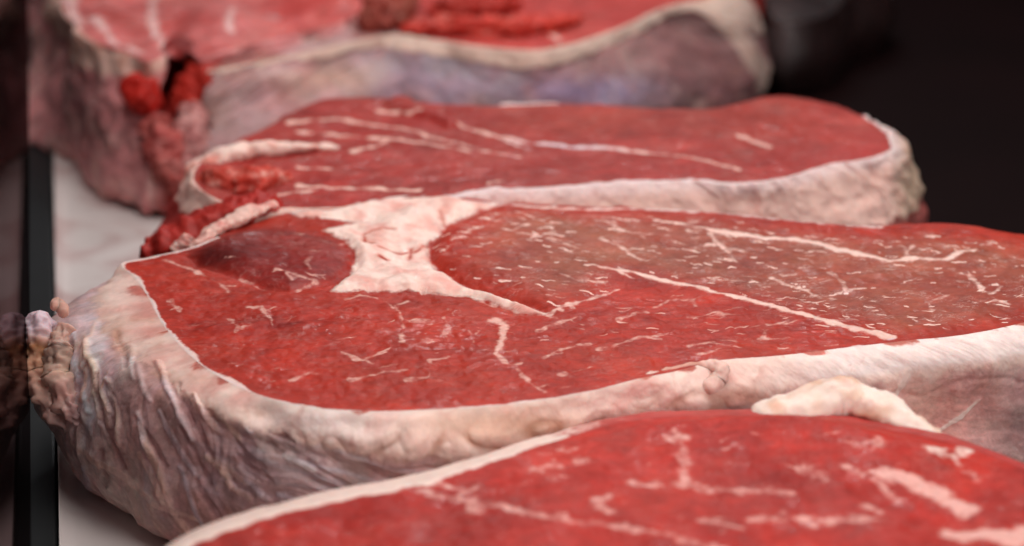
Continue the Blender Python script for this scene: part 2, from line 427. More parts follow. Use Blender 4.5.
# ================================================================== the sharp steak in the middle
def main_steak():
    rim = [(122, 263), (135, 277), (152, 303), (182, 347), (215, 374), (265, 397), (330, 409), (420, 410), (500, 405), (580, 393), (650, 376),
           (700, 364), (800, 353), (900, 341), (960, 335), (1024, 322), (1085, 302), (1125, 282), (1105, 262), (1024, 241), (985, 228), (940, 223), (880, 226),
           (800, 221), (700, 211), (600, 207), (500, 203), (400, 196), (340, 205), (290, 212), (240, 228), (195, 246), (150, 257)]
    l1 = [(48, 316), (72, 342), (112, 372), (165, 402), (215, 420), (270, 432), (350, 442), (450, 440), (550, 424), (650, 404), (760, 390), (900, 374), (1024, 357),
          (1120, 325), (1160, 290), (1115, 262), (1030, 246), (940, 236), (800, 232), (600, 218), (400, 207), (290, 225), (190, 258), (105, 288)]
    l2 = [(38, 392), (70, 424), (112, 452), (162, 472), (220, 488), (290, 500), (400, 504), (550, 488), (700, 462), (900, 432), (1024, 414),
          (1150, 380), (1190, 340), (1130, 315), (1030, 300), (800, 290), (600, 280), (400, 268), (250, 290), (150, 315), (75, 350)]
    l3 = [(78, 470), (110, 498), (150, 524), (192, 538), (240, 550), (320, 564), (450, 566), (600, 548), (800, 518), (1024, 474),
          (1150, 440), (1180, 410), (1100, 370), (900, 345), (600, 335), (400, 320), (250, 340), (130, 380), (85, 430)]
    loops = [[(x, y, T) for x, y in rim], [(x, y, 4.3) for x, y in l1], [(x, y, 2.5) for x, y in l2], [(x, y, 0.7) for x, y in l3], under(0.93, 0.02)]
    s = Slab((560, 305, T), loops, 330, (40, 60, 46, 8), 2100)
    X, Y, Z = s.P[..., 0], s.P[..., 1], s.P[..., 2]
    bx, by, t = s.bx, s.by, s.t
    top = t <= 1.0
    # ---- regions of the cut face
    seam = [(286, 209), (330, 211), (352, 205), (388, 193), (420, 189), (470, 195), (500, 203), (470, 213), (444, 225), (430, 240), (428, 256), (436, 270), (462, 284),
            (500, 297), (530, 305), (550, 313), (520, 311), (470, 294), (440, 292), (400, 291), (330, 292), (352, 272), (357, 255), (345, 242), (322, 231), (355, 222), (300, 217)]
    lobe = [(192, 252), (205, 240), (240, 227), (290, 229), (330, 237), (352, 250), (353, 266), (330, 280), (290, 288), (262, 283), (225, 270), (200, 262)]
    eye = [(430, 252), (432, 238), (446, 225), (475, 213), (520, 209), (600, 212), (700, 216), (800, 226), (870, 233), (930, 228), (1010, 240), (1090, 265), (1080, 300),
           (1000, 325), (900, 338), (830, 322), (760, 303), (690, 288), (620, 276), (600, 296), (548, 309), (500, 293), (462, 280), (438, 268)]
    dse = sdf(s.wx * .5 + bx * .5, s.wy * .5 + by * .5, seam, 2.6, 120); dlo = sdf(bx, by, lobe, 2.6, 120); dey = sdf(bx, by, eye, 2.6, 120)
    nz = fbm(X * 0.35, Y * 0.35, Z * 0, 3)
    # ---- colours of the lean, with some sheen and shade painted in
    s.col[:] = RED
    s.mix(sstep(10, -50, dey) * sstep(420, 560, bx) * 0.8, BROWN)  # browner eye muscle, its broad sheen mixed into the colour
    s.mix(sstep(-0.1, 0.5, nz) * 0.35, hexc('8a2a25'))
    s.mix(sstep(12, -14, dlo), hexc('7c1d19')); s.mix(blob(s, 215, 260, 50, 9) * sstep(6, -6, dlo) * .9, hexc('560806')); s.mix(blob(s, 310, 246, 40, 14) * sstep(4, -10, dlo) * .5, hexc('8c3630'))  # dark lobe; shade of its front-left fold and top-right sheen painted in
    s.mix(sstep(700, 1000, bx) * sstep(60, 0, np.abs(by - 290)) * 0.3, hexc('a03a34'))
    for x, y, rx, ry, w in ((300, 322, 45, 7, .8), (278, 320, 16, 5, 1.2), (205, 325, 22, 5, 1.1), (240, 333, 30, 4, .9), (590, 312, 30, 4, .6), (645, 320, 14, 4, .6), (255, 300, 60, 10, .3)):
        s.mix(blob(s, x, y, rx, ry) * w * (0.5 + fbm(X * 1.5, Y * 1.5, 0 * X + 3, 2) * 1.4), BLOOD)
    # ---- fat on the cut face
    s.fcol[:] = FAT
    s.fat = np.where(top, np.maximum(s.fat, np.clip(0.5 - dse / 8.0 + .25 * s.vn, -1, 1)), s.fat)
    V = [
        [(500, 203, 3), (560, 209, 3), (640, 209, 2.5), (720, 212, 3), (800, 221, 3.5), (880, 227, 3)],
        [(588, 268, 1), (630, 273, 3), (690, 286, 5), (740, 298, 6), (790, 312, 6), (840, 325, 6), (890, 337, 8)],
        [(657, 222, 1.5), (690, 227, 4), (720, 231, 5), (760, 238, 6), (800, 240, 7), (835, 249, 8), (868, 256, 6), (890, 261, 3), (915, 258, 5), (945, 260, 6), (965, 252, 5), (976, 250, 2)],
        [(683, 222, 1), (690, 234, 4)], [(710, 234, 2), (722, 246, 6), (730, 255, 4), (738, 262, 1)], [(905, 248, 1), (912, 262, 3)],
        [(495, 320, 8), (505, 325, 10), (503, 338, 8), (497, 354, 3)], [(497, 354, 2), (515, 370, 2), (530, 384, 3), (545, 392, 3)],
        [(548, 312, 4), (570, 304, 4), (600, 296, 3), (618, 290, 2)], [(540, 330, 4), (560, 322, 4), (580, 316, 2)], [(480, 300, 3), (520, 308, 4), (555, 318, 3)],
        [(421, 321, 6), (431, 322, 6)], [(428, 341, 5), (436, 341, 5)], [(443, 318, 2), (448, 326, 2), (440, 337, 1.5)], [(450, 310, 2), (458, 311, 2)],
        [(395, 305, 1), (403, 318, 2), (405, 330, 3), (401, 342, 3)], [(341, 351, 2), (355, 358, 4), (362, 360, 3), (385, 350, 2), (398, 345, 1)],
        [(165, 261, 1), (190, 268, 5), (205, 277, 5), (222, 286, 1.5)], [(240, 278, 2), (250, 280, 5), (256, 283, 2)], [(275, 274, 1.5), (300, 279, 3), (315, 281, 4), (298, 287, 1.5)],
        [(305, 268, 1), (309, 273, 3)], [(230, 318, 2), (237, 325, 2), (235, 333, 1)], [(250, 308, 1.5), (262, 308, 1.5), (272, 318, 2), (274, 326, 1)],
        [(345, 299, 1), (365, 296, 2), (385, 302, 2), (393, 308, 3)], [(350, 380, 2), (370, 375, 2), (385, 372, 2)], [(365, 368, 2), (378, 369, 2)], [(410, 380, 3), (425, 378, 1)],
        [(545, 358, 1.5), (560, 350, 2), (590, 344, 2)], [(690, 318, 1), (720, 315, 2), (740, 316, 1)], [(655, 307, 1.5), (668, 300, 3), (700, 298, 1.5)],
        [(770, 278, 2), (785, 285, 3), (805, 290, 3), (820, 298, 1)], [(830, 272, 2), (843, 282, 2), (845, 292, 1)], [(778, 272, 3), (784, 276, 2)],
        [(690, 345, 2), (720, 340, 2), (735, 341, 1)], [(700, 355, 2), (715, 352, 3)], [(770, 325, 2), (800, 320, 3), (825, 319, 1)], [(760, 338, 2), (790, 337, 1.5)],
        [(978, 282, 2), (986, 292, 4), (995, 300, 3), (1010, 304, 3)], [(927, 298, 1), (932, 310, 2)], [(960, 272, 1), (972, 276, 2)],
        [(470, 235, 1), (490, 230, 2), (500, 233, 3), (515, 236, 1)], [(520, 238, 1), (545, 240, 2), (560, 243, 1)], [(605, 222, 1), (622, 231, 3), (640, 235, 1)],
        [(548, 243, 2), (560, 246, 3), (580, 250, 1)], [(600, 240, 2), (618, 246, 3), (630, 255, 2), (640, 262, 1)], [(560, 278, 1), (580, 284, 1.5), (600, 284, 1)],
        [(170, 300, 3), (180, 312, 2)], [(290, 380, 1), (310, 372, 1.5)], [(470, 330, 1), (475, 342, 2)], [(430, 360, 2), (450, 356, 2)], [(560, 375, 1), (590, 366, 2)],
        [(600, 350, 1), (640, 338, 1.5), (660, 340, 1)], [(620, 320, 2), (645, 312, 1.5)]]
    for i, v in enumerate(V):
        s.vein(v, branch=2 if len(v) > 3 else 1, w=.85 if i < 3 else .42, cap=.8 if i in (1, 2, 6) else (.54 if len(v) > 3 else .46))
    inb = lambda a: (lambda x, y: sdf(np.array([x]), np.array([y]), a, 1.0, 400)[0] < -1)
    s.flecks(620, (430, 208, 1030, 335), 5, inside=inb(eye), w=(.0, .35), amp=.8, length=(5, 18))
    s.flecks(60, (195, 230, 352, 288), 6, inside=inb(lobe), amp=.5, w=(.05, .4))
    s.flecks(90, (170, 295, 840, 400), 7, ang=(-.5, .2), length=(6, 20), w=(.1, .8), amp=.42)
    s.flecks(60, (540, 290, 880, 350), 8, ang=(-.35, .15), length=(8, 26), w=(.1, .6), amp=.5)
    # tendon is bluish white
    s.mixf(sstep(8, -2, pdist(bx, by, [(640, 276, 3), (740, 298, 6), (890, 337, 8)], 2.6)) * 0.8, hexc('d8bfc4'))
    # lean strip inside the upper seam, red cracks between fat lobes
    crack = np.full(bx.shape, 60.0)
    for c in ([(362, 238, .6), (364, 245, 1.2), (372, 249, .5)], [(378, 252, .2), (400, 254, .4), (420, 251, .7), (430, 246, .4)], [(412, 250, .5), (409, 258, .3)], [(380, 260, 1.5), (386, 262, 1.5)],
              [(355, 236, .1), (372, 232, .2), (395, 234, .1)], [(440, 212, .1), (445, 224, .2)]):
        crack = np.minimum(crack, pdist(s.wx * .6 + bx * .4, s.wy * .6 + by * .4, c, 2.6))
    s.mixf((dse < 4) * sstep(-.15, .4, fbm(X * 1.1, Y * .8, 0 * X + 14, 4)) * .75, hexc('dc9488'))
    s.mixf((dse < 4) * sstep(5, 0, crack) * .7, hexc('c9705f'))
    s.fat = np.where(top, np.where(crack < 4, np.minimum(s.fat, 0.45 + crack / 4.0), s.fat), s.fat)
    # rim: a thin film of pale fat on the face along the edge
    rimd = s.rd
    frt = sstep(222, 262, s.rimy) * np.where((bx > 900) & (s.rimy < 300), 0, 1)
    wrim = np.interp(bx, [120, 150, 260, 400, 450, 540, 600, 1024], [5, 5, 6, 1, 4, 5, 0, 0]) + 7 * fbm(X * 0.5, Y * 0.5, 0 * X, 3) + 4 * s.vn - 2
    s.fat = np.where(top & (frt > .3), np.maximum(s.fat, np.clip(0.5 - (rimd - wrim) / 7, -1, 1)), s.fat)
    s.mixf(top * sstep(14, 2, rimd) * 0.35, hexc('d9b8bd'))
    s.marb = np.where(top, 0.35 + 0.75 * sstep(5, -20, dey), 0) * (dse > 0)
    s.wet = np.where(top, 0.25, 0.45)
    # ---- relief of the face
    s.mixf(((dse > 3) & (t < .96)) * 1., hexc('dfa99c'))
    s.mixf(sstep(30, -10, dey) * (dse > 3) * (t < .96), hexc('e8c0b4'))
    rel0 = .035 * fbm(X * 2.6, Y * 1.9, 0 * X + 50, 2) + .008 * perlin(X * 6.5, Y * 4.5, 0 * X + 51)
    rel = rel0 + (0.16 + .2 * sstep(280, 200, bx)) * sstep(2, -30, dlo) + 0.16 * sstep(4, -26, dey) * sstep(700, 480, bx)
    rel += 0.10 * fbm(X * 0.5, Y * 0.5, 0 * X, 3) + 0.035 * fbm(X * 1.8, Y * 1.8, 0 * X, 2)
    lump = .35 + perlin(X * .8 + 3, Y * 0.5, 0 * X); lump2 = perlin(X * 1.7 + 9, Y * 1.0, 0 * X + 5)
    inseam = sstep(4, -10, dse)
    rel += inseam * (0.20 * lump + 0.10 * lump2 + .04 * fbm(X * 3, Y * 2, 0 * X + 61, 2) + 0.04) - 0.04 * sstep(4, -2, crack) * inseam
    rel -= 0.10 * np.exp(-((dse - 2) / 5.0) ** 2) * (bx > 420) + 0.12 * np.exp(-((dlo - 3) / 6.0) ** 2) * (by > 255)
    for v in (V[1], V[2]): rel += 0.03 * sstep(4, -3, pdist(bx, by, v, 2.6))
    rel *= sstep(1.0, 0.93, t)
    # ---- wall: how far below the rim (cm) and along it
    dz = np.maximum(T - Z, 0); A = s.a; wall = sstep(0.96, 1.5, t); wall0 = (t > .985) * 1.0
    lf = sstep(330, 200, bx)                                          # the left end, where membrane hangs in folds
    warp = fbm(A * 0.5, Z * 0.5, 0 * Z, 2) * 0.8
    fold = ridge(A * 0.8 + warp + Z * 0.10, Z * 0.16, 0 * Z + 2, 3) * .75 + ridge(A * 1.8 + warp * 2 + Z * .2, Z * .3, 0 * Z + 5, 2) * .25
    diag = ridge(Z * 1.5 + A * 0.35 + warp, A * 0.22, 0 * Z + 8, 3)
    lfb = np.interp(bx, [60, 120, 160, 220, 300, 400], [.05, .35, .6, .7, 1.0, 1.4])
    d = wall * .22 * fbm(A * .55, Z * .6, 0 * Z + 33, 2) + wall * (lf * 0.15 * (fold - 0.4) * sstep(lfb * .5, lfb + .5, dz) + (1 - lf) * 0.15 * np.interp(bx, [780, 880], [1, .25]) * (diag - 0.4) * sstep(0.9, 1.6, dz))
    bandw = np.interp(bx, [60, 120, 160, 220, 300, 400, 500, 600, 700, 760, 860, 960, 1024], [.05, .3, .35, .5, .95, 1.4, 1.7, 1.5, 1.5, 1.3, 1.15, 1.2, 1.1])
    bandw = bandw * (1 + 0.8 * fbm(A * 0.45, Z * 0.3, 0 * Z + 2, 3)) + 0.16 * fbm(A * 1.9, Z * 1.2, 0 * Z + 3, 2)
    front = sstep(222, 262, s.rimy) * np.where((bx > 900) & (s.rimy < 300), 0, 1)
    bandw = bandw * front - .6 * (1 - front)
    band = sstep(bandw + 0.45, bandw * .4, dz) * wall0
    lumps = np.abs(perlin(A * .75 + warp * .5, Z * 1.0, 0 * Z)) * 1.1 + np.abs(perlin(A * 1.9, Z * 2.1, 0 * Z + 4)) * 0.22
    d += wall * band * (0.02 + 0.34 * lumps * sstep(0.2, 0.8, dz) * sstep(850, 700, bx)) + wall * 0.07 * fbm(A * 1.8, Z * 1.6, 0 * Z, 4)
    d -= wall * 0.05 * np.exp(-((dz - bandw - 0.1) / 0.12) ** 2)
    # ---- wall colours, with some sheen, highlights and crease shade painted in
    memb = MAUVE * (0.85 + 0.3 * fbm(A * 0.6, Z * 0.4, 0 * Z, 3))[..., None]
    s.col = np.where((t > 1.0)[..., None], memb, s.col)
    wl = t > 1.0
    s.mix(wl * sstep(0.0, .45, fbm(A * 1.3 + warp, Z * .7, 0 * Z + 12, 3)) * .55, hexc('c48f80'))
    s.mix(wl * sstep(0.0, .4, fbm(A * 1.0 + warp, Z * .5, 0 * Z + 17, 3)) * .5, hexc('b07a7c'))
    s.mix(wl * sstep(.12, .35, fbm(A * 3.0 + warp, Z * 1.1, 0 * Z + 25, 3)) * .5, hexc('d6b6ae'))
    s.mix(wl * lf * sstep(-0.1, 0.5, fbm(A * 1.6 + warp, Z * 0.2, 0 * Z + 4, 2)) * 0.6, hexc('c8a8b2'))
    s.mix(wl * blob(s, 95, 370, 20, 75) * 0.75 * (0.4 + sstep(0, 0.4, fbm(A * 1.8 + warp, Z * 0.25, 0 * Z, 2))), hexc('c4c0d2'))  # bluish sheen of the wet membrane, painted into its colour
    s.mix(wl * blob(s, 290, 470, 110, 40) * 0.5, hexc('a48a96'))
    s.mix(wl * sstep(0.45, 0.85, ridge(Z * 1.6 + A * 0.3, A * 0.25, 0 * Z + 8, 2)) * blob(s, 300, 465, 130, 45) * 0.6, hexc('c4b2bc'))  # pale highlights on the wet lower folds, painted as streaks
    s.mix(wl * blob(s, 150, 400, 60, 60) * 0.35, hexc('a87672'))
    s.mix(wl * blob(s, 230, 530, 110, 30) * 0.5, hexc('a06a62'))
    s.mix(wl * blob(s, 930, 410, 75, 50) * 0.95, hexc('e09a90'))
    s.mix(wl * blob(s, 1020, 425, 26, 40) * 0.6, hexc('7a5658'))
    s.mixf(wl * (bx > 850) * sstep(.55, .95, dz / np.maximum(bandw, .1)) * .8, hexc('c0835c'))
    s.mix(wl * blob(s, 560, 440, 150, 30) * 0.35, hexc('b08676'))
    s.fat = np.where(wl, np.clip(band * 1.6 - 0.6, -1, 1), s.fat)
    ridgec = sstep(0.55, 0.95, fold) * lf * wl
    s.fat = np.where(wl, np.maximum(s.fat, ridgec * 0.62 * sstep(-0.2, 0.4, fbm(A * 0.8, Z * 0.6, 0 * Z, 2))), s.fat)
    s.fcol = np.where(wl[..., None], FAT, s.fcol)
    lap = wl * sstep(1.45, 1.0, t) * sstep(.0, .42, fbm(A * .9, Z * 1.5, 0 * Z + 71, 4))
    s.fat -= lap * 1.0; s.mix(wl * sstep(1.5, 1.15, t), hexc('c06a5e'))
    s.mixf(wl * sstep(0.0, 0.45, fbm(A * 0.7, Z * 1.2, 0 * Z + 6, 3)) * 0.6, FATP)
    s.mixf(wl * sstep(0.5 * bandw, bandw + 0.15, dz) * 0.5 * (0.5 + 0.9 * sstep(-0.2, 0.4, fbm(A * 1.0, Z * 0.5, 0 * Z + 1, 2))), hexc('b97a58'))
    s.mixf(wl * sstep(.30, .08, lumps) * sstep(.35, .7, dz) * .5 * sstep(860, 720, bx), hexc('b97658'))  # brown shade painted into the creases between fat lumps
    s.mixf(wl * blob(s, 150, 300, 26, 40) * 0.5, hexc('d39b90'))
    s.mixf(wl * blob(s, 330, 420, 70, 22) * 0.7, FATW)
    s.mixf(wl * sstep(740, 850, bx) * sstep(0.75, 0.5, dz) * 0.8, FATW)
    s.mixf(wl * blob(s, 500, 425, 90, 16) * 0.5, hexc('d8a37f'))
    for st, w in (([(908, 372, 3), (899, 390, 2), (888, 410, 1), (880, 430, .5)], .8), ([(980, 400, .5), (962, 416, 2), (940, 430, 1)], .8),
                  ([(95, 322, 2), (85, 350, 2), (82, 400, 1.5)], .6), ([(70, 440, 2), (110, 470, 3), (160, 505, 3), (200, 520, 2)], .5), ([(140, 455, 3), (165, 500, 3), (190, 530, 2)], .5)):
        dd = pdist(bx, by, st)
        s.fat = np.where(wl, np.maximum(s.fat, w * np.clip(0.8 - dd / 3, -1, 1)), s.fat)
        d += wl * 0.03 * sstep(3, -1, dd); s.mixf(wl * sstep(4, 0, dd) * w, hexc('f0d2c8'))
    s.mix(wl * blob(s, 88, 350, 36, 65) * .5, hexc('dcbcbe')); s.mix(wl * blob(s, 190, 440, 90, 40) * .25, hexc('d0a09a'))
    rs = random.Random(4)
    for i in range(64):                                            # membrane strands down the left end, pale highlights painted along them
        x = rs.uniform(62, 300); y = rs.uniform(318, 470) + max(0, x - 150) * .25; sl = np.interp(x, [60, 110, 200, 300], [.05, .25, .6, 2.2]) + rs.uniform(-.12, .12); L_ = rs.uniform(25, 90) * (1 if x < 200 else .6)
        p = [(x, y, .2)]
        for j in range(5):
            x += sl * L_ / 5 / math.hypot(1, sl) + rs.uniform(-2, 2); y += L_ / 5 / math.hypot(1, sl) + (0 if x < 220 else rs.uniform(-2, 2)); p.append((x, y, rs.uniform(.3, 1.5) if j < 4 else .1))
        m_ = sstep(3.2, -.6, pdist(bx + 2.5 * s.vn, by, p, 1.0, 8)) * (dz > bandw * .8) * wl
        if i % 3 == 0: s.mix(m_ * .5, hexc('845254')); d -= .04 * m_  # dark valley shade painted between the strands
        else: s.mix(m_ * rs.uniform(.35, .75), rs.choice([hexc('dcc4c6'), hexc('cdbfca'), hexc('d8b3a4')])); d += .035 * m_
    for x, y, rx, ry in ((138, 318, 26, 7), (118, 338, 8, 16), (200, 378, 14, 6), (250, 412, 16, 6), (76, 346, 7, 8), (165, 345, 9, 10)):
        s.mixf(wl * blob(s, x, y, rx, ry) * (.5 + s.vn) * .7, hexc('b0714e')); s.mix(wl * blob(s, x, y, rx, ry) * .6, hexc('a0653f'))
    s.mix(wl * (1 - front), RED)
    s.mixf(wl * sstep(275, 230, bx) * sstep(118, 150, bx) * sstep(.5, .05, dz) * sstep(-.3, .3, fbm(A * .8, Z * 1.2, 0 * Z + 40, 3)) * .8, hexc('d08a80'))
    s.cls[(t < 1) & (dse < 0) & (s.fat > 0.3)] = 2
    s.P[..., 2] += rel * (t <= 1.0)
    s.refresh(); s.push(d)
    root = root_at('beef_steak', 'large sharp steak in the middle with a branching patch of fat on its face', 'steak', (s.c[0], s.c[1], 0), GROUP)
    s.link(root, {0: 'cut_face', 1: 'fat_edge', 2: 'fat_seam'}, MEAT)
    # folded end that hangs against the panel
    g = lambda x, y, d: at_ground(x, y, d)
    tube('membrane_fold', root, MEAT, [g(40, 310, 66.8), g(38, 335, 66.3), g(41, 370, 65.6), g(52, 405, 64.8), g(75, 435, 64.2)], [.34, .42, .44, .38, .2], MAUVE, [hexc(c) for c in ('dcc3cc', 'd6bcc4', 'b57a52', 'd0a493', 'c6a096', '9a7a78')], .85, 1, .16)
    tube('membrane_fold', root, MEAT, [g(66, 325, 66.3), g(58, 350, 65.6), g(60, 380, 65.0), g(72, 410, 64.2), g(88, 432, 63.7)], [.22, .36, .40, .36, .18], MAUVE, [hexc(c) for c in ('c9a396', 'a98a7c', 'c3a08e', 'b8908a', '94787a')], .8, 5, .18)
    tube('fat_nub', root, MEAT, [g(64, 316, 66.5), g(62, 308, 66.8), g(57, 303, 67.0), g(53, 307, 66.6)], [.15, .17, .18, .12], MAUVE, hexc('c99a8b'), .9, 9, .03)
    # knob of fat curled up on the front edge
    tube('fat_nub', root, MEAT, [at_z(640, 379, 4.88), at_z(680, 369, 4.9), at_z(706, 364, 4.97), at_z(722, 370, 4.9), at_z(718, 382, 4.62), at_z(704, 390, 4.5)], [.08, .13, .15, .22, .24, .18], RED, hexc('e8c0b4'), 1.0, 3, .07, fine=.2, tint=hexc('d39a8a'))
    return s

# ================================================================== the blurred steak in front
def front_steak():
    rim = [(120, 575), (165, 552), (250, 517), (350, 494), (440, 476), (500, 456), (560, 438), (640, 420), (740, 416), (830, 418), (880, 428), (940, 440), (1024, 470), (1110, 520),
           (1160, 600), (1120, 700), (900, 790), (600, 830), (300, 800), (120, 700), (85, 620)]
    l1 = [(x, y - 2 if y < 560 else y + 40) for x, y in rim]
    loops = [[(x, y, T) for x, y in rim], [(x, y, 4.2) for x, y in l1], outward(-0.3, 2.4), outward(-0.4, 0.7), under(.93, .02)]
    s = Slab((620, 560, T), loops, 150, (16, 20, 20, 6), 1100)
    X, Y, Z = s.P[..., 0], s.P[..., 1], s.P[..., 2]; bx, by, t = s.bx, s.by, s.t
    s.col[:] = REDB
    s.mix(sstep(-0.05, 0.4, fbm(X * 0.3 + 4, Y * 0.3, 0 * X, 3)) * 0.55, hexc('8c1c18'))
    s.mix(blob(s, 900, 520, 60, 25) * 0.6, hexc('a0302c')); s.mix(blob(s, 760, 505, 120, 16) * 0.3, hexc('a83430'))
    s.fcol[:] = FATP; s.mixf((t > 0.9) * 1.0, FAT)
    for v in ([(395, 488, 5), (450, 497, 7), (520, 512, 8), (600, 523, 9), (680, 540, 9), (740, 556, 8)], [(440, 480, 3), (470, 494, 4)], [(672, 442, 4), (684, 455, 5), (688, 470, 5), (682, 484, 6)],
              [(635, 484, 3), (682, 486, 5), (740, 492, 5), (792, 494, 3)], [(755, 520, 4), (800, 518, 5), (850, 519, 5), (885, 522, 3)], [(863, 503, 4), (872, 508, 5)], [(808, 470, 3), (815, 480, 3)],
              [(885, 474, 8), (910, 480, 14), (935, 492, 16), (965, 505, 12)], [(955, 458, 3), (960, 470, 3)], [(930, 455, 3), (965, 448, 4)], [(965, 530, 20), (1010, 535, 30), (1040, 540, 30)],
              [(560, 450, 3), (575, 460, 3)], [(470, 500, 4), (476, 512, 4)], [(530, 470, 2), (555, 462, 2)], [(845, 470, 2), (880, 485, 3), (900, 500, 3)], [(600, 500, 3), (608, 512, 4)],
              [(700, 520, 2), (740, 528, 3)], [(850, 450, 2), (870, 456, 3)]):
        big = v[0][0] in (885, 965); s.vein(v, 2.4, 26, w=.95 if big else .42, cap=.8 if big else .5, branch=0 if big else 2)
    rimd = s.rd
    wr = np.interp(bx, [100, 300, 480, 560, 620], [13, 10, 8, 3, -10]) + 5 * fbm(X * .4, Y * .4, 0 * X, 2) + 7 * s.vn
    s.fat = np.maximum(s.fat, np.where((bx < 640) & (s.rimy < 585), np.clip(0.5 - (rimd - wr) / 6, -1, 1), -1))
    s.fat = np.where(t > 1.02, np.clip(np.interp(bx, [520, 650], [.95, -.1]) + .4 * s.vn, -1, 1), s.fat)
    s.mix((t > 1.02) * 1., hexc('b03a36'))
    s.flecks(120, (250, 425, 1020, 560), 9, ang=(-.6, .4), length=(8, 30), w=(.3, 1.6), amp=.42, k=2.4)
    s.marb = np.where(t <= 1, 0.4, 0.1); s.wet[:] = 0.15
    rel = (.05 * fbm(X * 2.2, Y * 1.6, 0 * X + 50, 3) + 0.18 * fbm(X * 0.35, Y * 0.35, 0 * X + 2, 3)) * sstep(1.0, 0.85, t) + 0.35 * blob(s, 800, 430, 150, 30) * sstep(1.0, 0.9, t) - 0.25 * blob(s, 950, 520, 40, 12)
    s.P[..., 2] += rel * (t <= 1.0); s.refresh()
    s.push(0.06 * fbm(X * 1.2, Y * 1.2, Z * 1.2, 3) * (t > 1))
    root = root_at('beef_steak', 'nearest steak, blurred bright red, with a curled white fat flap on its back edge', 'steak', (s.c[0], s.c[1], 0), GROUP)
    s.link(root, {0: 'cut_face', 1: 'fat_edge'}, MEAT_BLUR)
    flap = [at_z(752, 416, 4.75), at_z(795, 410, 4.8), at_z(832, 400, 4.9), at_z(862, 404, 4.8), at_z(892, 417, 4.65), at_z(918, 430, 4.5), at_z(946, 445, 4.3)]
    tube('fat_flap', root, MEAT_BLUR, flap, [.45, .75, .95, .9, .75, .55, .3], RED, hexc('f4dccf'), 1.0, 4, .09, fine=.3, squash=0.62, tint=hexc('e0b49c'))
    tube('fat_flap', root, MEAT_BLUR, [at_z(752, 422, 4.95), at_z(778, 424, 5.05), at_z(806, 428, 5.1)], [.35, .5, .3], RED, hexc('f6e0d8'), 1.0, 14, .06, fine=.1, squash=0.4)

